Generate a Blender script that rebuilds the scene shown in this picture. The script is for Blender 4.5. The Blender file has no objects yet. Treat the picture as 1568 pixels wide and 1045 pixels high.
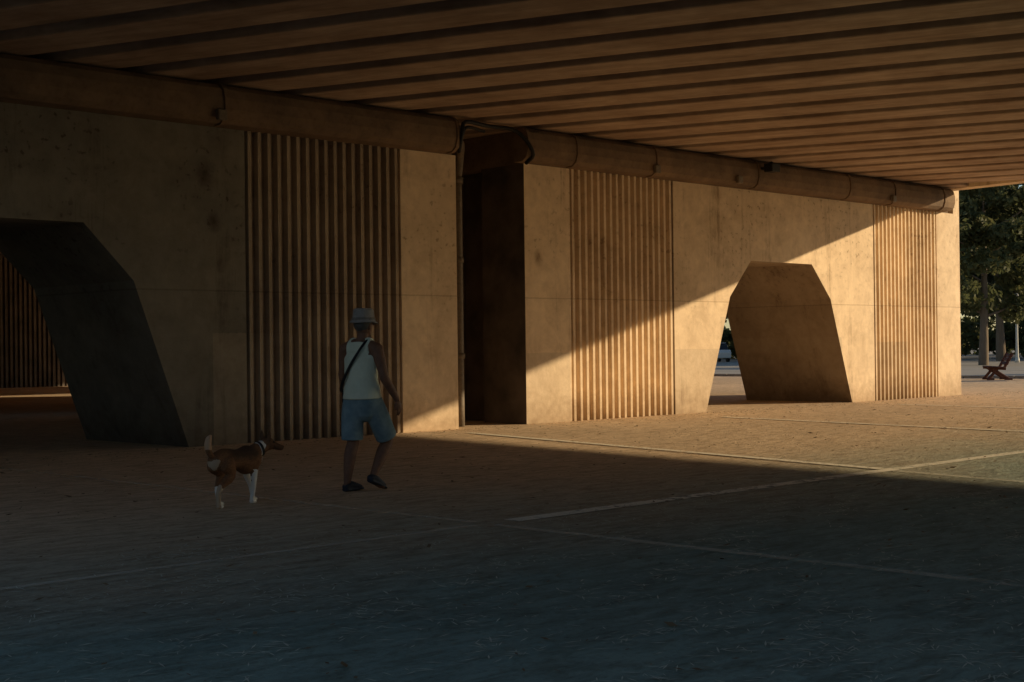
import bpy, bmesh, math, random
import numpy as np
from mathutils import Vector, Matrix
random.seed(7); rng=np.random.default_rng(7)
scene=bpy.context.scene
col=scene.collection

# ---------------- helpers ----------------
class NT:
    def __init__(s,name):
        s.m=bpy.data.materials.new(name); s.m.use_nodes=True
        s.t=s.m.node_tree; s.n=s.t.nodes; s.l=s.t.links
        s.b=s.n['Principled BSDF']
        s.b.inputs['Specular IOR Level'].default_value=0.25
        s.pos=None
    def link(s,a,b): s.l.new(a,b)
    def setin(s,sock,v):
        if hasattr(v,'is_output') : s.l.new(v,sock)
        else:
            if isinstance(v,tuple) and len(v)==3 and sock.type=='RGBA': v=v+(1,)
            sock.default_value=v
    def P(s):
        if s.pos is None: s.pos=s.n.new('ShaderNodeNewGeometry').outputs['Position']
        return s.pos
    def O(s): return s.n.new('ShaderNodeTexCoord').outputs['Object']
    def map(s,v,scale=(1,1,1),loc=(0,0,0),rot=(0,0,0)):
        m=s.n.new('ShaderNodeMapping'); s.link(v,m.inputs[0])
        m.inputs['Scale'].default_value=scale; m.inputs['Location'].default_value=loc; m.inputs['Rotation'].default_value=rot
        return m.outputs[0]
    def noise(s,v,scale=1,detail=4,rough=.55,dist=0):
        m=s.n.new('ShaderNodeTexNoise'); s.link(v,m.inputs['Vector'])
        m.inputs['Scale'].default_value=scale; m.inputs['Detail'].default_value=detail
        m.inputs['Roughness'].default_value=rough; m.inputs['Distortion'].default_value=dist
        return m.outputs['Fac']
    def voro(s,v,scale=1,feature='F1',rand=1):
        m=s.n.new('ShaderNodeTexVoronoi'); m.feature=feature; s.link(v,m.inputs['Vector'])
        m.inputs['Scale'].default_value=scale; m.inputs['Randomness'].default_value=rand
        return m.outputs['Distance']
    def white(s,v):
        m=s.n.new('ShaderNodeTexWhiteNoise'); s.link(v,m.inputs['Vector']); return m.outputs['Value']
    def math(s,op,a,b=0.0,c=0.0):
        m=s.n.new('ShaderNodeMath'); m.operation=op
        for i,v in enumerate((a,b,c)): s.setin(m.inputs[i],v)
        return m.outputs[0]
    def ramp(s,f,a,b,lo=0.0,hi=1.0):
        m=s.n.new('ShaderNodeMapRange'); s.setin(m.inputs[0],f)
        m.inputs[1].default_value=a; m.inputs[2].default_value=b; m.inputs[3].default_value=lo; m.inputs[4].default_value=hi
        return m.outputs[0]
    def mix(s,f,a,b,mode='MIX'):
        m=s.n.new('ShaderNodeMix'); m.data_type='RGBA'; m.blend_type=mode
        s.setin(m.inputs[0],f); s.setin(m.inputs[6],a); s.setin(m.inputs[7],b)
        return m.outputs[2]
    def xyz(s,v):
        m=s.n.new('ShaderNodeSeparateXYZ'); s.link(v,m.inputs[0]); return m.outputs
    def comb(s,x,y,z):
        m=s.n.new('ShaderNodeCombineXYZ')
        for i,v in enumerate((x,y,z)): s.setin(m.inputs[i],v)
        return m.outputs[0]
    def bump(s,h,strength=.3,dist=.02,normal=None):
        m=s.n.new('ShaderNodeBump'); s.setin(m.inputs['Height'],h)
        m.inputs['Strength'].default_value=strength; m.inputs['Distance'].default_value=dist
        if normal: s.link(normal,m.inputs['Normal'])
        return m.outputs[0]
    def done(s,color,rough=.85,normal=None):
        s.setin(s.b.inputs['Base Color'],color); s.setin(s.b.inputs['Roughness'],rough)
        if normal: s.link(normal,s.b.inputs['Normal'])
        return s.m

def empty(name,loc=(0,0,0)):
    e=bpy.data.objects.new(name,None); e.location=loc; col.objects.link(e); e.empty_display_size=.3; return e
def obj(name,verts,faces,mat=None,parent=None,smooth=False):
    me=bpy.data.meshes.new(name); me.from_pydata([tuple(v) for v in verts],[],faces); me.update()
    bm=bmesh.new(); bm.from_mesh(me); bmesh.ops.recalc_face_normals(bm,faces=bm.faces); bm.to_mesh(me); bm.free()
    o=bpy.data.objects.new(name,me); col.objects.link(o)
    if mat: me.materials.append(mat)
    if parent: o.parent=parent
    if smooth:
        for p in me.polygons: p.use_smooth=True
    return o
class MB:
    def __init__(s): s.v=[]; s.f=[]
    def box(s,x0,x1,y0,y1,z0,z1):
        b=len(s.v)
        s.v+=[(x0,y0,z0),(x1,y0,z0),(x1,y1,z0),(x0,y1,z0),(x0,y0,z1),(x1,y0,z1),(x1,y1,z1),(x0,y1,z1)]
        s.f+=[tuple(b+i for i in q) for q in ((0,3,2,1),(4,5,6,7),(0,1,5,4),(1,2,6,5),(2,3,7,6),(3,0,4,7))]
    def prism(s,poly,vec):
        b=len(s.v); n=len(poly); vec=Vector(vec)
        s.v+=[tuple(Vector(p)) for p in poly]+[tuple(Vector(p)+vec) for p in poly]
        s.f.append(tuple(b+i for i in range(n))); s.f.append(tuple(b+n+i for i in reversed(range(n))))
        for i in range(n):
            j=(i+1)%n; s.f.append((b+i,b+n+i,b+n+j,b+j))
    def tube(s,pts,radii,n=14,flat=False,sub=4,ref=(0,1,0)):
        pts=[Vector(p) for p in pts]; R=[(r,r) if not isinstance(r,(tuple,list)) else r for r in radii]
        P=[];Q=[]
        m=len(pts)
        for i in range(m-1):
            p0=pts[max(i-1,0)];p1=pts[i];p2=pts[i+1];p3=pts[min(i+2,m-1)]
            for k in range(sub):
                t=k/sub
                P.append(.5*((2*p1)+(p2-p0)*t+(2*p0-5*p1+4*p2-p3)*t*t+(3*p1-p0-3*p2+p3)*t**3))
                e=t*t*(3-2*t)
                Q.append((R[i][0]*(1-e)+R[i+1][0]*e,R[i][1]*(1-e)+R[i+1][1]*e))
        P.append(pts[-1]);Q.append(R[-1])
        rings=[]
        def fr(i):
            T=(P[min(i+1,len(P)-1)]-P[max(i-1,0)]).normalized()
            r=Vector(ref)
            if abs(T.dot(r))>.95: r=Vector((1,0,0))
            S=(r-T*r.dot(T)).normalized(); return T,S,T.cross(S)
        T,S,U=fr(0)
        if not flat:
            for a in (75,50,25):
                a=math.radians(a); rings.append((P[0]-T*min(Q[0])*math.sin(a),Q[0][0]*math.cos(a),Q[0][1]*math.cos(a),S,U))
        for i in range(len(P)):
            T,S,U=fr(i); rings.append((P[i],Q[i][0],Q[i][1],S,U))
        if not flat:
            for a in (25,50,75):
                a=math.radians(a); rings.append((P[-1]+T*min(Q[-1])*math.sin(a),Q[-1][0]*math.cos(a),Q[-1][1]*math.cos(a),S,U))
        b=len(s.v)
        for c,ra,rb,S,U in rings:
            for k in range(n):
                a=2*math.pi*k/n; s.v.append(tuple(c+S*ra*math.cos(a)+U*rb*math.sin(a)))
        for i in range(len(rings)-1):
            for k in range(n):
                k2=(k+1)%n; s.f.append((b+i*n+k,b+i*n+k2,b+(i+1)*n+k2,b+(i+1)*n+k))
        s.f.append(tuple(b+k for k in reversed(range(n)))); e=b+(len(rings)-1)*n
        s.f.append(tuple(e+k for k in range(n)))
    def ell(s,c,r,n=16,m=10):
        c=Vector(c); b=len(s.v)
        s.v.append((c.x,c.y,c.z-r[2]))
        for i in range(1,m):
            a=math.pi*i/m-math.pi/2
            for k in range(n):
                p=2*math.pi*k/n; s.v.append((c.x+r[0]*math.cos(a)*math.cos(p),c.y+r[1]*math.cos(a)*math.sin(p),c.z+r[2]*math.sin(a)))
        s.v.append((c.x,c.y,c.z+r[2])); top=len(s.v)-1
        for k in range(n):
            k2=(k+1)%n
            s.f.append((b,b+1+k2,b+1+k)); s.f.append((top,top-n+k,top-n+k2))
            for i in range(m-2):
                s.f.append((b+1+i*n+k,b+1+i*n+k2,b+1+(i+1)*n+k2,b+1+(i+1)*n+k))
    def make(s,name,mat=None,parent=None,smooth=False): return obj(name,s.v,s.f,mat,parent,smooth)
def remesh(o,vox,smooth=6,fac=.5):
    m=o.modifiers.new('r','REMESH'); m.mode='VOXEL'; m.voxel_size=vox; m.use_smooth_shade=True
    k=o.modifiers.new('s','SMOOTH'); k.iterations=smooth; k.factor=fac
def bevel(o,w=.02,seg=2):
    m=o.modifiers.new('b','BEVEL'); m.width=w; m.segments=seg; m.limit_method='ANGLE'; m.angle_limit=math.radians(40)
def second_mat(o,mat,test):
    o.data.materials.append(mat)
    for p in o.data.polygons:
        if test(p): p.material_index=1

# ---------------- materials ----------------
def wall_mat(name,base,alt,pits=.6):
    t=NT(name); p=t.P(); x,y,z=t.xyz(p)[0:3]
    n1=t.noise(p,.5,4,.65); n2=t.noise(p,5,5,.7); n3=t.noise(t.map(p,(1.9,1.9,.16)),1,6,.75,.4); n4=t.noise(p,1.7,5,.7,.5)
    c=t.mix(t.ramp(n1,.38,.62),base,alt)
    fx=t.math('FLOOR',t.math('DIVIDE',x,2.44)); fz=t.math('FLOOR',t.math('DIVIDE',t.math('ADD',z,.05),2.33))
    w=t.white(t.comb(fx,0.0,fz)); c=t.mix(.35,c,t.mix(w,(.76,.75,.74),(1,1,1)),'MULTIPLY')
    fx2=t.math('FLOOR',t.math('DIVIDE',t.math('ADD',x,.7),1.55)); low=t.math('LESS_THAN',t.math('ADD',z,t.math('MULTIPLY',n2,.06)),t.math('ADD',1.3,t.math('MULTIPLY',t.white(t.comb(fx2,5.0,1.0)),.7)))
    w2=t.white(t.comb(fx2,3.0,1.0))
    pat=t.math('MULTIPLY',low,t.math('GREATER_THAN',w2,.55))
    c=t.mix(t.math('MULTIPLY',pat,.35),c,(.46,.38,.29))
    c=t.mix(t.ramp(n4,.45,.72,0,.5),c,(.60,.55,.50),'MULTIPLY')
    c=t.mix(t.ramp(n2,.35,.75,0,.42),c,(.60,.55,.50),'MULTIPLY')
    c=t.mix(t.math('MULTIPLY',t.ramp(n3,.56,.70,0,.8),t.ramp(n4,.35,.6,.25,1)),c,(.42,.36,.31),'MULTIPLY')
    sp=t.noise(p,10,2,.5); hi=t.ramp(z,1.4,3.4)
    c=t.mix(t.math('MULTIPLY',t.math('MULTIPLY',t.ramp(sp,.61,.68),hi),t.ramp(n1,.44,.58,0,pits)),c,(.38,.32,.27),'MULTIPLY')
    sd=t.math('ABSOLUTE',t.math('SUBTRACT',z,2.28)); c=t.mix(t.ramp(sd,.0,.018,.4,0),c,(.35,.3,.25),'MULTIPLY')
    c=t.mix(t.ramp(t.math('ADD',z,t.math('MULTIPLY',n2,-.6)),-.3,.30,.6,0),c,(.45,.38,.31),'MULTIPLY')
    for sx,sz,r in ((18.62,3.0,.30),(11.6,4.0,.42),(11.75,3.3,.3)):
        d=t.n.new('ShaderNodeVectorMath'); d.operation='DISTANCE'
        t.link(t.comb(x,0.0,t.math('MULTIPLY',z,.8)),d.inputs[0]); d.inputs[1].default_value=(sx,0,sz*.8)
        dd=t.math('ADD',d.outputs['Value'],t.math('MULTIPLY',n2,r*1.1))
        c=t.mix(t.ramp(dd,r*.45,r*1.05,.85,0),c,(.22,.15,.11),'MULTIPLY')
    h=t.math('ADD',n2,t.ramp(sd,0,.02,0,.5))
    return t.done(c,.88,t.bump(h,.55,.016))
M_wall=wall_mat('weathered_concrete',(.88,.69,.48),(.76,.59,.41))
M_mid=wall_mat('half_shaded_concrete',(.45,.36,.27),(.36,.285,.215))  # mid-tone copy of the wall concrete; partial shade put into the colour
M_wall2=wall_mat('shaded_concrete',(.27,.245,.20),(.19,.175,.15),.8)  # dark copy of the wall concrete; left abutment's shade put into the colour
def beam_mat():
    t=NT('board_formed_concrete'); p=t.P()
    q=t.map(p,(1,1,1),rot=(0,0,-math.atan(.35)))
    s=t.noise(t.map(q,(5,.8,5)),1,5,.7,.5); b=t.noise(p,.7,4,.7)
    c=t.mix(t.ramp(s,.3,.7),(.56,.42,.32),(.33,.245,.19)); c=t.mix(t.ramp(b,.38,.65,0,.7),c,(.58,.5,.45),'MULTIPLY')
    return t.done(c,.9,t.bump(s,.4,.02))
M_beam=beam_mat()
def corbel_mat():
    t=NT('corbel_concrete'); p=t.P(); n=t.noise(p,1.2,5,.65); m=t.noise(p,14,3,.6)
    c=t.mix(t.ramp(n,.35,.7),(.25,.17,.11),(.13,.092,.067)); c=t.mix(t.ramp(m,.5,.75,0,.4),c,(.5,.4,.3),'MULTIPLY')
    return t.done(c,.9,t.bump(m,.3,.01))
M_corb=corbel_mat()
def simple(name,c,c2=None,rough=.7,scale=20,b=.15,metal=0):
    t=NT(name); v=t.O(); n=t.noise(v,scale,3,.6)
    if c2 is None: c2=tuple(k*.7 for k in c)
    t.b.inputs['Metallic'].default_value=metal
    return t.done(t.mix(t.ramp(n,.35,.68),c,c2),rough,t.bump(n,b,.01))
M_dark=simple('shadow_dark_concrete',(.15,.115,.09),(.07,.055,.045),scale=1.5)  # dark plain concrete; shade of recess and far wall put into the colour
M_pipe=simple('grey_drain_pipe',(.2,.16,.12),rough=.5)
M_black=simple('black_rubber',(.02,.02,.02),rough=.5)

def ground_mat():
    t=NT('dusty_ground'); p=t.P(); x,y,z=t.xyz(p)[0:3]
    n1=t.noise(p,.25,4,.6); n2=t.noise(t.map(p,(1.6,5,1),rot=(0,0,.5)),1.6,5,.7,.6); n3=t.noise(p,20,4,.7)
    c=t.mix(t.ramp(n1,.35,.65),(.84,.63,.42),(.70,.525,.35))
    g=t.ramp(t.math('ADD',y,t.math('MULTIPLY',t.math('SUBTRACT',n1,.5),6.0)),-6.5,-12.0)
    c=t.mix(g,c,t.mix(t.ramp(n1,.35,.65),(.28,.36,.30),(.18,.25,.215)))  # towards the camera: cool teal cast of the shade put into the colour
    c=t.mix(t.ramp(n2,.42,.7,0,.75),c,(.42,.36,.31),'MULTIPLY')
    c=t.mix(t.ramp(n3,.5,.72,0,.5),c,(.4,.33,.28),'MULTIPLY')
    wv=t.n.new('ShaderNodeVectorMath'); wv.operation='ADD'; t.link(p,wv.inputs[0])
    t.link(t.comb(t.math('MULTIPLY',n2,.5),t.math('MULTIPLY',n1,.6),0.0),wv.inputs[1])
    cr=t.voro(wv.outputs[0],1.6,'DISTANCE_TO_EDGE'); msk=t.math('MULTIPLY',t.ramp(n1,.48,.6),g)
    crk=t.math('MULTIPLY',t.ramp(cr,.0,.015,1,0),msk)
    c=t.mix(t.math('MULTIPLY',crk,.35),c,(.2,.16,.14),'MULTIPLY')
    h=t.math('ADD',t.math('MULTIPLY',n2,1.0),t.math('ADD',t.math('MULTIPLY',n3,.5),t.math('MULTIPLY',crk,-.2)))
    return t.done(c,.92,t.bump(h,.6,.04))
M_ground=ground_mat()
def asphalt():
    t=NT('asphalt'); p=t.P(); n=t.noise(p,.4,4); m=t.noise(p,12,3)
    return t.done(t.mix(t.ramp(n,.3,.7),(.42,.38,.33),(.32,.29,.25)),.85,t.bump(m,.3,.01))
M_asph=asphalt()
def paint(name,o):
    t=NT(name); p=t.P(); n=t.noise(p,9,4,.7); m=t.noise(p,1.2,3)
    a=t.math('ADD',n,t.math('MULTIPLY',m,.6))
    t.link(t.ramp(a,.97,.82,.2*o,.95*o),t.b.inputs['Alpha'])
    return t.done((.92,.84,.68),.8)
M_paint=paint('worn_road_paint',1); M_paint2=paint('faded_road_paint',.35)

# ---------------- ground, road, markings ----------------
obj('ground',[(-400,-400,0),(600,-400,0),(600,600,0),(-400,600,0)],[(0,1,2,3)],M_ground)
obj('asphalt_road',[(50.3,-200,.004),(300,-200,.004),(300,300,.004),(50.3,300,.004)],[(0,1,2,3)],M_asph)
kb=MB()
for i in range(90):
    y=-40+i*1.0; kb.box(50,50.22,y+.01,y+.99,-.05,.10)
bevel(kb.make('road_kerb',simple('kerb_stone',(.4,.36,.3),scale=5)),.02)
ml=MB()
def strip(a,b,w,z=.004):
    a=Vector((*a,z));b=Vector((*b,z)); d=(b-a).normalized(); n=Vector((-d.y,d.x,0))*w/2
    k=len(ml.v); ml.v+=[tuple(a-n),tuple(b-n),tuple(b+n),tuple(a+n)]; ml.f.append((k,k+1,k+2,k+3))
strip((8.1,-9.8),(32,-9.8),.18,.006)
strip((13.98,-9.7),(15.9,-1.0),.16,.010); strip((20.7,-9.7),(22.1,-1.5),.17,.010)
strip((27.6,-9.7),(28.6,-1.5),.16,.010)
ml.make('parking_line_markings',M_paint)
ml=MB()
strip((-12,-9.8),(7.7,-9.8),.09,.006)
strip((7.8,-26),(7.8,-9.9),.12,.010); strip((7.8,-9.7),(7.8,-.5),.10,.010)
strip((12.4,-17),(13.86,-9.9),.12,.010); strip((20.3,-11),(20.65,-9.9),.13,.010); strip((1,-9.7),(1,-1.5),.12,.010)
ml.make('faded_line_markings',M_paint2)

lv=[];lf=[]
def leaf(x,y,s,tilt=.35,z=.008,asp=.38):
    a=random.uniform(0,6.28); d=Vector((math.cos(a),math.sin(a),random.uniform(-tilt,tilt)*.6)); e=Vector((-math.sin(a),math.cos(a),random.uniform(-tilt,tilt)))
    c=Vector((x,y,z+s*.3*tilt)); k=len(lv)
    for p in (c-d*s,c+e*s*asp,c+d*s,c-e*s*asp): lv.append((p.x,p.y,max(p.z,.006)))
    lf.append((k,k+1,k+2,k+3))
for i in range(9000):
    x=random.uniform(1,44); y=random.uniform(-16.5,-.1)
    if random.random()<.3: y=-abs(random.gauss(0,.7))-.03
    leaf(x,y,random.choice((.010,.012,.015,.02,.028)) ,.4)
for i in range(200):
    leaf(random.uniform(2,34),random.uniform(-15,-.3),random.uniform(.03,.055),.5)
obj('fallen_leaves',lv,lf,simple('dry_leaf',(.26,.17,.09),(.12,.075,.04),scale=1.3))
lv=[];lf=[]
for i in range(620):
    cx=random.uniform(1,15); cy=random.uniform(-16.9,-9)
    s=random.uniform(.4,1.5); th=random.uniform(-.5,.9)
    for j in range(random.randint(6,30)):
        u=random.gauss(0,.3*s); v=random.gauss(0,.06*s)
        leaf(cx+u*math.cos(th)-v*math.sin(th),cy+u*math.sin(th)+v*math.cos(th),random.uniform(.015,.06),.1,.008,.09)
obj('dry_straw',lv,lf,simple('straw',(.62,.62,.50),(.45,.45,.36),scale=2))

# ---------------- abutment walls ----------------
H=4.7; D=3.0
def ribs(name,x0,x1,parent,mat=None):
    m=MB(); n=17; p=(x1-x0)/n; g=.10; poly=[(x0,D),(x0,g)]
    for i in range(n):
        a=x0+i*p
        poly+=[(a+.045,g),(a+.060,.0),(a+p-.060,.0),(a+p-.042,g)]
    poly+=[(x1,g),(x1,D)]
    m.prism([(x,y,-.05) for x,y in poly],(0,0,H+.05)); return m.make(name,mat or M_wall,parent)
def plain(name,x0,x1,parent,y0=0,y1=D,z1=H,mat=None):
    m=MB(); m.box(x0,x1,y0,y1,-.05,z1); o=m.make(name,mat or M_wall,parent); return o
def portal(name,x0,x1,parent,mat=None,inner=None):
    c=(x0+x1)/2; m=MB()
    pl=[(x0,-.05),(c-2.82,-.05),(c-2.8,0),(c-1.93,2.4),(c-1.17,3.18),(c+1.17,3.18),(c+1.93,2.4),(c+2.8,0),(c+2.82,-.05),(x1,-.05),(x1,H),(x0,H)]
    m.prism([(x,0,z) for x,z in pl],(0,D,0)); o=m.make(name,mat or M_wall,parent)
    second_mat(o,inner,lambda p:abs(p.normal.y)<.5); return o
def abut(e,xs,flip=False):
    if not flip:
        o=plain('end_pier',xs,xs+1.21,e,0,1.1); second_mat(o,M_dark,lambda p:p.normal.x<-.5)  # gap-facing side painted dark to stand for its shade
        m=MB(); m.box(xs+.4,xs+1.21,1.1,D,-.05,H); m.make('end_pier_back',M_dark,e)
        ribs('ribbed_panel_a',xs+1.21,xs+4.28,e); portal('portal_section',xs+4.28,xs+11.91,e,None,M_mid)  # portal inner faces take the mid-tone copy, their shade painted in
        ribs('ribbed_panel_b',xs+11.91,xs+14.97,e); plain('outer_pier',xs+14.97,xs+15.95,e)
        plain('corner_pilaster',xs+15.952,xs+16.27,e,.05,D,5.9)
    else:
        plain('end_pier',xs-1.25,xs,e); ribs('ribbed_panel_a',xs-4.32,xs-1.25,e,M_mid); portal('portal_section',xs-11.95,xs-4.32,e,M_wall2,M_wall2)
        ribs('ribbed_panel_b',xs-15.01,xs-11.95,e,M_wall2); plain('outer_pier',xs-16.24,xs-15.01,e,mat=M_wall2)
A1=empty('concrete_abutment_wall'); abut(A1,18.28)
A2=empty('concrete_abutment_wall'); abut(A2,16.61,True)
m=MB(); m.box(18.28,33.9,.02,D,H,5.3); m.make('bearing_cap',M_corb,A1)
m=MB(); m.box(0.4,16.55,.02,D,H,5.3); m.make('bearing_cap',M_corb,A2)
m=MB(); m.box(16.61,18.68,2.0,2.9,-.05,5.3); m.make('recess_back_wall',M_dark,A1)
def corbel(x0,x1,parent):
    prof=[(.02,4.702),(-.24,4.72),(-.33,4.79),(-.37,4.92),(-.37,5.08),(-.33,5.21),(-.24,5.285),(.02,5.298)]
    m=MB(); m.prism([(x0,y,z) for y,z in prof],(x1-x0,0,0)); m.make('bearing_corbel',M_corb,parent)
corbel(.4,16.35,A2); corbel(18.05,33.55,A1)
cm=MB()
def collar(x,w=.07):
    prof=[(-.1,4.69),(-.25,4.70),(-.35,4.77),(-.395,4.91),(-.395,5.09),(-.35,5.23),(-.25,5.296),(-.1,5.299)]
    cm.prism([(x,y,z) for y,z in prof],(w,0,0))
for x in (11.7,16.3,18.0,19.3,21.6,25.0,28.6,30.6,33.0,8.1,5.2): collar(x)
cm.make('corbel_joint_collars',M_corb,A1)
m=MB()
for x in (11.55,21.5,24.2,30.4): m.box(x,x+.16,-.44,-.36,4.74,4.9)
bevel(m.make('corbel_brackets',M_pipe,A1),.02)
P_=empty('drain_pipe')
m=MB(); m.tube([(17.12,.5,0),(17.12,.5,2.2),(17.12,.5,4.55)],[.075]*3,flat=True)
m.tube([(17.12,.5,4.45),(17.12,.45,4.75),(16.9,.2,4.95),(16.6,.05,5.0)],[.08]*4)
for z in (1.2,2.9,4.3): m.tube([(17.12,.5,z),(17.12,.5,z+.1)],[.095]*2,flat=True,sub=1)
m.make('pipe',M_pipe,P_,True)
C_=empty('cable_hose')
m=MB(); m.tube([(16.42,-.3,4.72),(16.38,-.42,5.0),(16.5,-.38,5.22),(17.2,-.2,5.24),(17.7,-.3,5.22),(17.93,-.4,5.05),(18.1,-.42,4.8),(18.15,-.2,4.68)],[.035]*8)
m.tube([(16.5,-.2,4.75),(16.48,-.32,5.0),(16.62,-.3,5.15),(17.2,-.1,5.16)],[.028]*4)
m.make('hose',M_black,C_,True)
F=empty('floodlight')
m=MB(); m.box(25.0,25.3,-.72,-.5,5.02,5.2); m.box(25.06,25.24,-.52,-.36,5.08,5.14); m.tube([(25.15,-.5,5.1),(25.15,-.6,5.22)],[.03,.03]); bevel(m.make('lamp_body',M_black,F),.02)
J=empty('junction_box'); m=MB(); m.box(33.6,33.72,-.16,-.0,4.85,5.2); bevel(m.make('box',M_black,J),.01)

A3=empty('concrete_abutment_wall'); m=MB(); m.box(-16,28,-36,-33,-.05,5.3); m.make('far_side_wall',M_wall2,A3)
A4=empty('concrete_abutment_wall')
m=MB(); x=-8
while x<45: m.box(x,x+.1,36,36.12,-.05,5.2); x+=.2
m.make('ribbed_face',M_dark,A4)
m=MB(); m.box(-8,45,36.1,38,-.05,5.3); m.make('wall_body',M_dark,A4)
A5=empty('added_sun_block_wall'); m=MB(); m.box(17.5,34,12.6,14,-.05,5.3); m.make('added_sun_block_body',M_wall2,A5)  # added, unseen: keeps sun off the ground behind the left portal

# ---------------- bridge deck ----------------
B=empty('overpass_bridge_deck')
SK=.35; XR=33.7; FS=.15; X0=-1.0
m=MB(); pitch=1.32; x0=X0; Z0=5.31; Z1=6.05
while x0<38:
    ye=max(-60,(x0-XR)/(SK+FS)+.05); ys=12
    if ys-ye>.5:
        w=.43
        def ring(y):
            c=x0-SK*y
            return [(c-w,y,Z0),(c+w,y,Z0),(c+w+.03,y,Z0+.14),(c+w-.14,y,Z0+.24),(c+w-.14,y,Z1),(c-w+.14,y,Z1),(c-w+.14,y,Z0+.24),(c-w-.03,y,Z0+.14)]
        a=ring(ye);b=ring(ys);k=len(m.v);m.v+=a+b;n=8
        m.f.append(tuple(k+j for j in range(n)));m.f.append(tuple(k+n+j for j in reversed(range(n))))
        for j in range(n): j2=(j+1)%n; m.f.append((k+j,k+n+j,k+n+j2,k+j2))
    x0+=pitch
bevel(m.make('deck_girders',M_beam,B),.015,1)
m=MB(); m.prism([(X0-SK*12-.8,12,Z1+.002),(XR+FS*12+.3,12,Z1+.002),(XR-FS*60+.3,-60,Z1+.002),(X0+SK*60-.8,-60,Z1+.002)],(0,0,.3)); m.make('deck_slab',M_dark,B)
m=MB(); m.prism([(XR+FS*-60,-60,5.29),(XR+FS*12,12,5.29),(XR+FS*12+.45,12,5.29),(XR-FS*60+.45,-60,5.29)],(0,0,2.2)); m.make('edge_fascia_parapet',M_wall,B)
B2=empty('overpass_bridge_deck')
m=MB(); m.box(-10,45,12.5,40,5.32,6.6)  # unseen far span, widened so its shadow covers the ribbed wall behind
m.make('deck_slab',M_beam,B2)

ny=26; prof=[(-10,0),(-12,1.6),(-15,4.2),(-18,6.6),(-22,7.6),(-34,8.0)]
vs=[];fs=[]
for j in range(ny):
    y=-36+j*2.8
    for x,z in prof: vs.append((x+random.uniform(-.5,.5)*(z>0),y,z*(1+random.uniform(-.07,.07))-.05))
for j in range(ny-1):
    for i in range(len(prof)-1):
        a=j*len(prof)+i; fs.append((a,a+1,a+len(prof)+1,a+len(prof)))
obj('added_sky_block_bank',vs,fs,simple('added_bank_grassy_earth',(.10,.10,.05),(.12,.09,.05),scale=1),None,True)  # added out of view to block low sky light from the left

# ---------------- trees ----------------
def bark():
    t=NT('bark'); v=t.O(); n=t.noise(t.map(v,(6,6,1.2)),1,3,.7); return t.done(t.mix(n,(.24,.19,.14),(.10,.075,.055)),.95,t.bump(n,.8,.05))
M_bark=bark()
def leafm():
    t=NT('foliage'); v=t.O(); n=t.noise(v,.9,3,.6); m=t.noise(v,7,2)
    c=t.mix(t.ramp(n,.35,.65),(.13,.14,.06),(.08,.10,.045)); c=t.mix(t.ramp(m,.5,.7,0,.7),c,(.19,.165,.07))
    mt=t.done(c,.6)
    tr=t.n.new('ShaderNodeBsdfTranslucent'); t.setin(tr.inputs[0],c); ms=t.n.new('ShaderNodeMixShader'); ms.inputs[0].default_value=.45
    out=t.n['Material Output']; t.link(t.b.outputs[0],ms.inputs[1]); t.link(tr.outputs[0],ms.inputs[2]); t.link(ms.outputs[0],out.inputs[0]); return mt
M_leaf=leafm()
def leafcloud(centers,radii,per,size):
    cs=np.repeat(np.array(centers),per,0); rs=np.repeat(np.array(radii),per)
    d=rng.normal(size=cs.shape); d/=np.linalg.norm(d,axis=1)[:,None]
    p=cs+d*(rs*rng.uniform(.35,1.08,len(rs))**.7)[:,None]*np.array([1,1,.75])
    u=rng.normal(size=p.shape); u/=np.linalg.norm(u,axis=1)[:,None]
    w=rng.normal(size=p.shape); w=np.cross(u,w); w/=np.linalg.norm(w,axis=1)[:,None]
    s=(size*rng.uniform(.6,1.3,len(p)))[:,None]
    V=np.stack([p-u*s,p+w*s*.5,p+u*s,p-w*s*.5],1).reshape(-1,3)
    return V,len(p)
def meshquads(name,V,n):
    me=bpy.data.meshes.new(name); me.vertices.add(4*n); me.vertices.foreach_set('co',V.ravel())
    me.loops.add(4*n); me.loops.foreach_set('vertex_index',np.arange(4*n)); me.polygons.add(n)
    me.polygons.foreach_set('loop_start',np.arange(0,4*n,4)); me.update(); me.validate(); me.materials.append(M_leaf); return me
variants=[]
for k in range(3):
    r=random.Random(k+3); h=r.uniform(13,16); m=MB(); cent=[];rad=[]
    m.tube([(0,0,0),(.15*r.uniform(-1,1),.1,h*.25),(.3*r.uniform(-1,1),.2,h*.5),(.2,0,h*.8)],[.34,.25,.18,.06],n=10)
    for j in range(11):
        z=h*r.uniform(.22,.75); a=r.uniform(0,6.28); L=r.uniform(2,4.4)*(1.1-.5*abs(z/h-.45))
        e=(math.cos(a)*L,math.sin(a)*L,z+L*r.uniform(.2,.7)); m.tube([(0,0,z),(e[0]*.5,e[1]*.5,z+(e[2]-z)*.35),e],[.11,.07,.025],n=7)
        for q in range(6):
            cent.append((e[0]+r.gauss(0,1.0),e[1]+r.gauss(0,1.0),e[2]+r.gauss(0,1.0))); rad.append(r.uniform(.6,1.35))
    for q in range(26):
        a=r.uniform(0,6.28); z=r.uniform(.28,1.0); R=3.9*math.sin(math.pi*min(1,z*.85+.12))**.6*math.sqrt(r.random())
        cent.append((math.cos(a)*R,math.sin(a)*R,z*h)); rad.append(r.uniform(.7,1.5))
    me=bpy.data.meshes.new('trunk'); me.from_pydata(m.v,[],m.f); me.materials.append(M_bark)
    for pz in me.polygons: pz.use_smooth=True
    V,n=leafcloud(cent,rad,230,.24); variants.append((me,meshquads('crown',V,n)))
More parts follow.
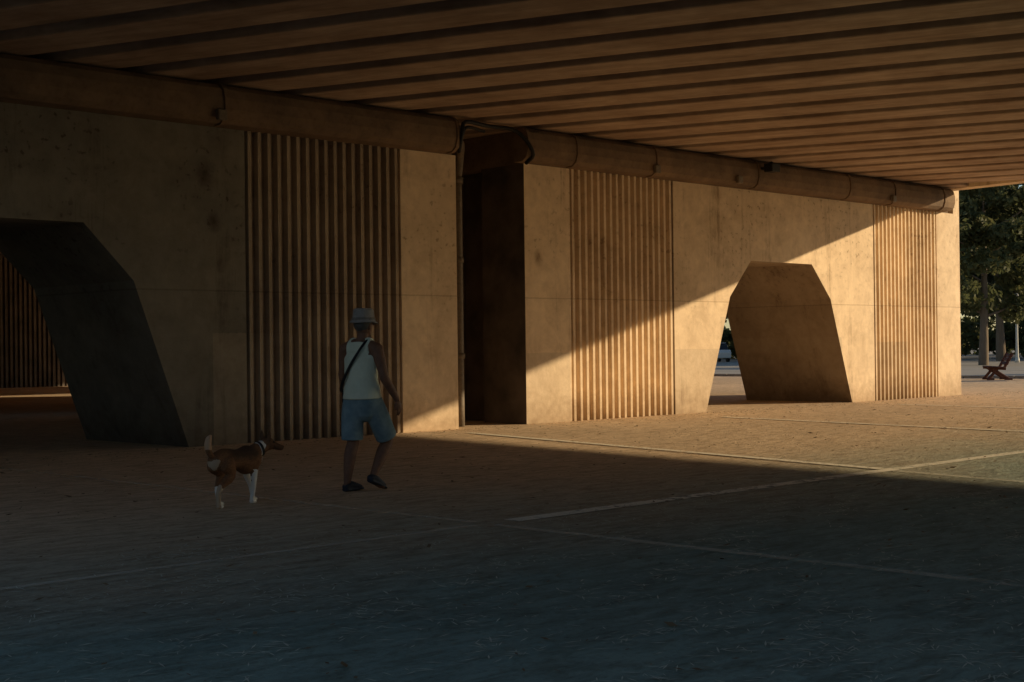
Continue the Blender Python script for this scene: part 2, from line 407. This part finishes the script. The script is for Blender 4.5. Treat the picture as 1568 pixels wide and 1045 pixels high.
def tree(x,y,s,k):
    e=empty('tree',(x,y,0)); e.scale=(s,s,s); e.rotation_euler[2]=random.uniform(0,6.28)
    for nm,me in zip(('trunk','crown'),variants[k%3]):
        o=bpy.data.objects.new(nm,me); o.parent=e; col.objects.link(o)
k=0
for x,y,s in ((76.5,20.5,.85),(92,27,1.0),(104,22,1.05),(100,36,1.1),(97,48,1.05),(90,60,1.0),(106,58,1.1),(84,70,1.0),(118,8,1.1),(100,-30,1.1),(118,44,1.25),(110,74,1.2),(92,88,1.1),(126,32,1.3),(130,12,1.3),(60,90,1.0)):
    tree(x,y,s,k); k+=1
cent=[];rad=[]
for i in range(420):
    cent.append((136+random.gauss(0,2.5),-50+i*.42,random.uniform(0,1)**1.3*7.5)); rad.append(random.uniform(1.2,2.4))
for i in range(240): cent.append((106+random.gauss(0,1.5),-30+i*.5,random.uniform(.2,2.8))); rad.append(random.uniform(.8,1.4))
V,n=leafcloud(cent,rad,80,.38); o=bpy.data.objects.new('distant_shrubs',meshquads('distant_shrubs',V,n)); col.objects.link(o)

# ---------------- street furniture ----------------
M_wood=simple('bench_wood',(.11,.045,.03),rough=.7)
def bench(x,y,rot):
    e=empty('park_bench',(x,y,0)); e.rotation_euler[2]=rot
    m=MB()
    for yy in (-.5,.5):
        def bar(a,b,w=.05):
            m.tube([(a[0],yy,a[1]),(b[0],yy,b[1])],[w,w],n=8,flat=True,sub=1)
        bar((-.42,0),(-.05,.44)); bar((.35,0),(-.30,.44)); bar((-.42,.44),(.2,.40)); bar((.12,.38),(.42,.95)); bar((-.45,.02),(-.2,.02)); bar((.15,.02),(.42,.02))
    m.make('side_frames',M_wood,e)
    m=MB()
    for i in range(4): m.box(-.42+i*.15,-.30+i*.15,-.65,.65,.455-.01*i,.50-.01*i)
    for i in range(3):
        z=.55+i*.14; xx=.2+i*.075; m.prism([(xx,-.65,z),(xx+.05,-.65,z-.02),(xx+.1,-.65,z+.09),(xx+.05,-.65,z+.11)],(0,1.3,0))
    bevel(m.make('seat_slats',M_wood,e),.008,1)
bench(48.4,5.85,-.95); bench(48.5,3.95,-.95)
L=empty('street_lamp',(86.2,23.1,0))
m=MB(); m.tube([(0,0,0),(0,0,2),(0,0,4.2)],[.10,.075,.06],flat=True,n=12); m.tube([(0,0,0),(0,0,.3)],[.16,.13],flat=True,sub=1)
m.make('post',simple('white_metal',(.7,.68,.62),rough=.4),L,True)
m=MB(); m.ell((0,0,4.25),(.14,.14,.12)); m.make('lamp_head',simple('grey_metal',(.3,.3,.3)),L,True)
def car(x,y,rot,c):
    e=empty('parked_car',(x,y,0)); e.rotation_euler[2]=rot; P=simple('car_paint',c,c,rough=.3,b=0)
    m=MB(); m.prism([(-2.1,-.85,.3),(-2.15,-.85,.75),(-1.9,-.85,.95),(1.0,-.85,.95),(1.95,-.85,.8),(2.15,-.85,.6),(2.1,-.85,.3)],(0,1.7,0)); o=m.make('body',P,e); bevel(o,.08,3)
    m=MB(); m.prism([(-1.8,-.75,.951),(-1.35,-.7,1.42),(.2,-.7,1.45),(1.0,-.75,.951)],(0,1.5,0)); o=m.make('cabin_glass',simple('dark_glass',(.03,.035,.04),rough=.1,b=0),e); bevel(o,.06,3)
    m=MB(); m.box(-1.3,.15,-.66,.66,1.44,1.49); bevel(m.make('roof',P,e),.03,2)
    m=MB()
    for wx in (-1.3,1.3):
        for wy in (-.88,.7): m.tube([(wx,wy,.32),(wx,wy+.2,.32)],[.32,.32],flat=True,sub=1,n=20,ref=(0,0,1))
    m.make('wheels',M_black,e)
car(89,49,.9,(.6,.58,.55)); car(92,44.5,.9,(.1,.12,.16)); car(86,53.5,.9,(.25,.06,.05))

# ---------------- man ----------------
M_skin=simple('skin',(.25,.125,.075),(.19,.095,.06),rough=.55,b=.05)
M_shirt=simple('tank_top_cotton',(.82,.86,.68),(.72,.76,.60),rough=.9,scale=9,b=.5)
M_short=simple('denim_shorts',(.26,.36,.40),(.17,.26,.30),rough=.9,scale=12,b=.6)
M_hat=simple('hat_felt',(.42,.38,.34),(.32,.29,.26),rough=.9)
M_shoe=simple('dark_sandal',(.035,.04,.055),rough=.6)
man=empty('walking_man',(8.88,-6.95,0)); man.rotation_euler[2]=math.radians(12)
m=MB()
m.tube([(0,0,.92),(-.01,0,1.05),(-.01,0,1.18),(0,0,1.32),(-.01,0,1.42)],[(.155,.115),(.150,.11),(.158,.115),(.185,.12),(.14,.08)],n=20)
m.tube([(-.02,0,1.40),(.0,0,1.48),(.025,0,1.56)],[(.08,.065),.058,.055])
m.ell((.04,0,1.635),(.098,.078,.115)); m.ell((.065,0,1.575),(.065,.055,.06))
m.ell((.143,0,1.615),(.02,.013,.022)); m.ell((.130,0,1.575),(.015,.022,.012))
for s in (-1,1):
    m.ell((.03,s*.079,1.62),(.02,.011,.033)); m.ell((.125,s*.03,1.642),(.014,.016,.009))
    m.tube([(-.02,s*.06,1.455),(-.015,s*.13,1.435),(-.01,s*.195,1.40)],[.05,.054,.064])
def arm(sh,el,wr,fd,side):
    sh,el,wr,fd=map(Vector,(sh,el,wr,fd))
    m.tube([sh,sh.lerp(el,.35),sh.lerp(el,.75),el,el.lerp(wr,.3),wr],[.062,.058,.048,.044,.045,.029])
    fd.normalize(); lat=Vector((0,1,0)); lat=(lat-fd*lat.dot(fd)).normalized(); nrm=fd.cross(lat)
    kn=wr+fd*.09
    m.tube([wr,wr+fd*.045,kn],[(.015,.026),(.017,.038),(.015,.042)],ref=tuple(lat))
    for i,(o,l) in enumerate(((-.033,.075),(-.011,.085),(.011,.079),(.032,.062))):
        b=kn+nrm*o*1.0-fd*.012; curl=-side*lat
        m.tube([b,b+fd*l*.5+curl*.004,b+fd*l*.8+curl*.016,b+fd*l+curl*.03],[.0098,.0095,.009,.008],n=8)
    tb=wr+fd*.03-nrm*.028
    m.tube([tb,tb+fd*.03-nrm*.018+(-side*lat)*.01,tb+fd*.062-nrm*.02+(-side*lat)*.02],[.013,.011,.009],n=8)
arm((-.01,-.205,1.395),(.0,-.275,1.12),(.17,-.30,.90),(.4,-.05,-1),-1)
arm((-.01,.205,1.395),(.02,.26,1.12),(.20,.20,.98),(.8,-.2,-.4),1)
m.tube([(0,.085,.93),(-.03,.095,.75),(-.03,.095,.50),(-.08,.095,.36),(-.13,.095,.10)],[.095,.085,.060,.063,.037])
m.tube([(0,-.085,.93),(.12,-.095,.74),(.27,-.095,.52),(.19,-.095,.37),(.05,-.095,.165)],[.095,.085,.061,.064,.038])
m.tube([(-.15,.095,.055),(-.06,.097,.05),(.04,.10,.035),(.09,.10,.03)],[(.032,.04),(.04,.035),(.045,.022),(.03,.016)])
m.tube([(.02,-.095,.13),(.08,-.097,.085),(.15,-.10,.04),(.20,-.10,.03)],[(.032,.035),(.04,.032),(.045,.022),(.03,.016)])
o=m.make('body',M_skin,man); remesh(o,.006,3,.4)
m=MB(); m.ell((.016,0,1.648),(.099,.084,.088)); o=m.make('hair',simple('grey_hair',(.12,.11,.10)),man,True)
m=MB()
m.tube([(-.0,0,.915),(-.005,0,1.0),(-.01,0,1.10),(-.01,0,1.2),(0,0,1.30),(-.005,0,1.38)],[(.208,.168),(.196,.155),(.180,.138),(.184,.138),(.194,.139),(.15,.11)],n=28,flat=True)
for s in (-1,1): m.tube([(-.06,s*.095,1.34),(-.065,s*.095,1.43),(-.01,s*.09,1.495),(.05,s*.09,1.455),(.085,s*.085,1.34)],[(.045,.02)]*5,n=10)
m.tube([(-.055,0,1.33),(-.06,0,1.445)],[(.15,.05),(.11,.03)],n=14)
o=m.make('tank_top',M_shirt,man); remesh(o,.007,3,.5)
m=MB()
m.tube([(0,0,1.0),(0,0,.93),(.01,0,.80)],[(.165,.125),(.19,.148),(.165,.125)],n=24)
m.tube([(0,.088,.92),(-.03,.10,.75),(-.04,.10,.50)],[(.105,.125),(.110,.115),(.106,.110)],n=20,flat=True)
m.tube([(0,-.088,.92),(.115,-.10,.74),(.245,-.105,.52)],[(.105,.125),(.110,.115),(.106,.110)],n=20,flat=True)
o=m.make('shorts',M_short,man); remesh(o,.009,5,.5)
def shoe(nm,a,b):
    m=MB(); a=Vector(a); b=Vector(b); d=(b-a)
    m.tube([a,a+d*.5,b],[(.043,.018),(.050,.016),(.045,.014)],n=12)
    m.tube([a+d*.05+Vector((0,0,.03)),a+d*.3+Vector((0,0,.045)),a+d*.85+Vector((0,0,.02))],[(.042,.038),(.046,.04),(.046,.024)],n=12)
    o=m.make(nm,M_shoe,man); remesh(o,.008,3)
shoe('shoe_l',(-.16,.095,.02),(.09,.10,.017)); shoe('shoe_r',(-.01,-.095,.105),(.21,-.10,.017))
# short-brimmed hat
prof=[(0,1.785),(.045,1.797),(.08,1.80),(.097,1.785),(.107,1.70),(.112,1.685),(.134,1.663),(.137,1.655),(.133,1.652),(.106,1.67),(.0,1.67)]
n=28; vs=[];fs=[]
for i,(r,z) in enumerate(prof):
    for k in range(n):
        a=2*math.pi*k/n; vs.append((.035+r*1.12*math.cos(a),r*math.sin(a),z-.014*math.cos(a)*(r/.15)**2-.008*math.cos(2*a)*(r/.15)**2))
for i in range(len(prof)-1):
    for k in range(n): k2=(k+1)%n; fs.append((i*n+k,i*n+k2,(i+1)*n+k2,(i+1)*n+k))
hat=obj('hat',vs,fs,M_hat,man,True)
vs=[];fs=[]
for z,r in ((1.688,.1125),(1.712,.1095)):
    for k in range(n): a=2*math.pi*k/n; vs.append((.035+r*1.13*math.cos(a),r*1.01*math.sin(a),z))
for k in range(n): k2=(k+1)%n; fs.append((k,k2,n+k2,n+k))
obj('hat_band',vs,fs,simple('hat_ribbon',(.28,.25,.22)),man,True)
m=MB(); m.tube([(.12,-.02,1.40),(.04,-.09,1.50),(-.06,-.10,1.475),(-.14,-.06,1.36),(-.16,.03,1.22),(-.148,.12,1.08),(-.06,.21,.98),(.06,.205,.98),(.145,.08,1.15),(.155,.0,1.32),(.12,-.02,1.40)],[(.017,.007)]*11,n=8,sub=5)
m.make('bag_strap',M_black,man)
m=MB(); m.box(.0,.2,.205,.27,.86,1.0); bevel(m.make('bag',M_black,man),.02,3)

# ---------------- dog ----------------
def dogmat():
    t=NT('dog_fur'); v=t.O(); x,y,z=t.xyz(v)[0:3]; n=t.noise(v,14,3,.5); f=t.noise(t.map(v,(30,90,90)),1,3)
    zz=t.math('ADD',z,t.math('MULTIPLY',t.math('SUBTRACT',n,.5),.09)); xx=t.math('ADD',x,t.math('MULTIPLY',t.math('SUBTRACT',n,.5),.09))
    c=t.mix(t.ramp(f,.3,.7),(.27,.125,.055),(.155,.07,.033))
    c=t.mix(t.math('MULTIPLY',t.ramp(zz,.37,.42,0,.85),t.ramp(t.math('ABSOLUTE',xx),.26,.16)),c,(.05,.03,.02))
    c=t.mix(t.ramp(x,.32,.36,0,.55),c,(.06,.035,.022))
    W=(.82,.77,.69)
    c=t.mix(t.math('LESS_THAN',zz,.17),c,W)
    c=t.mix(t.math('MULTIPLY',t.math('GREATER_THAN',xx,.10),t.math('LESS_THAN',zz,.29)),c,W)
    c=t.mix(t.math('MULTIPLY',t.math('GREATER_THAN',xx,.26),t.math('LESS_THAN',xx,.305)),c,W)
    c=t.mix(t.math('MULTIPLY',t.math('LESS_THAN',xx,-.355),t.math('LESS_THAN',zz,.40)),c,(.5,.36,.24))
    c=t.mix(t.math('MULTIPLY',t.math('LESS_THAN',x,-.33),t.math('GREATER_THAN',zz,.5)),c,(.60,.37,.22))
    return t.done(c,.85,t.bump(f,.4,.006))
M_dog=dogmat()
dog=empty('dog',(7.37,-7.02,0)); dog.rotation_euler[2]=math.radians(17); dog.scale=(.98,1.06,1.06)
m=MB()
m.tube([(-.31,0,.385),(-.2,0,.395),(-.04,0,.395),(.12,0,.375),(.22,0,.39)],[(.075,.085),(.095,.1),(.088,.082),(.105,.128),(.085,.105)],n=18)
m.tube([(.2,0,.41),(.28,-.01,.455),(.35,-.03,.485)],[(.075,.09),(.06,.068),(.054,.058)],n=14)
m.ell((.385,-.045,.50),(.068,.060,.058)); m.tube([(.41,-.065,.492),(.445,-.10,.474),(.472,-.128,.462)],[(.042,.040),(.032,.031),(.026,.024)],n=12)
m.ell((.484,-.14,.472),(.012,.013,.010))
for s in (-1,1):
    b=Vector((.365+s*.012,-.04+s*.036,.53)); m.tube([b,b+Vector((-.005,s*.012,.045)),b+Vector((0,s*.016,.095))],[(.030,.013),(.022,.010),(.005,.004)],n=10)
def fleg(y,dx):
    m.tube([(.17,y,.36),(.165+dx*.3,y,.27),(.185+dx*.7,y,.14),(.18+dx,y,.045)],[(.04,.058),(.032,.038),.022,.020]); m.tube([(.18+dx,y,.024),(.218+dx,y,.02)],[(.027,.022),(.024,.018)])
def hleg(y,dx):
    m.tube([(-.25,y,.37),(-.17+dx*.3,y*1.05,.27),(-.27+dx*.8,y,.165),(-.262+dx,y,.04)],[(.055,.088),(.038,.054),(.022,.026),.020]); m.tube([(-.262+dx,y,.024),(-.222+dx,y,.02)],[(.027,.022),(.024,.018)])
fleg(-.065,-.07); fleg(.065,.12); hleg(-.07,-.11); hleg(.07,.08)
m.tube([(-.36,0,.43),(-.40,0,.47),(-.42,.0,.53),(-.41,.0,.58),(-.385,.0,.61)],[.024,.027,.032,.028,.014])
o=m.make('body',M_dog,dog); remesh(o,.006,4,.45)
m=MB(); m.tube([(.285,-.012,.455),(.305,-.018,.463)],[(.067,.073),(.065,.071)],n=20,flat=True,sub=1); m.make('collar',M_black,dog)
m=MB()
m.ell((.437,-.045,.515),(.008,.008,.008)); m.ell((.40,-.102,.515),(.008,.008,.008))
m.make('eyes',M_black,dog,True)

# ---------------- light ----------------
Ld=Vector((-1,.80,-.309)).normalized(); el=math.asin(-Ld.z); az=math.atan2(-Ld.x,-Ld.y)
sun=bpy.data.lights.new('sun','SUN'); sun.energy=5; sun.angle=math.radians(.5); sun.color=(1,.77,.46)
so=bpy.data.objects.new('sun',sun); so.rotation_euler=Ld.to_track_quat('-Z','Y').to_euler(); so.location=(60,-60,40); col.objects.link(so)
w=bpy.data.worlds.new('World'); scene.world=w; w.use_nodes=True; nt=w.node_tree
sk=nt.nodes.new('ShaderNodeTexSky'); sk.sky_type='NISHITA'; sk.sun_disc=False; sk.sun_elevation=el; sk.sun_rotation=az
sk.air_density=1.0; sk.dust_density=.2; sk.ozone_density=1.6
nt.links.new(sk.outputs[0],nt.nodes['Background'].inputs[0]); nt.nodes['Background'].inputs[1].default_value=.105
scene.view_settings.view_transform='Standard'; scene.view_settings.look='None'; scene.view_settings.exposure=0
# ---------------- camera ----------------
cd=bpy.data.cameras.new('camera'); cd.lens=50; cd.sensor_width=36; cd.clip_end=2000
co=bpy.data.objects.new('camera',cd); col.objects.link(co); scene.camera=co
R=Matrix.Rotation(math.radians(-45),4,'Z')@Matrix.Rotation(math.radians(90.21),4,'X')@Matrix.Rotation(-.012,4,'Z')
co.matrix_world=Matrix.Translation((0,-17.93,1.41))@R
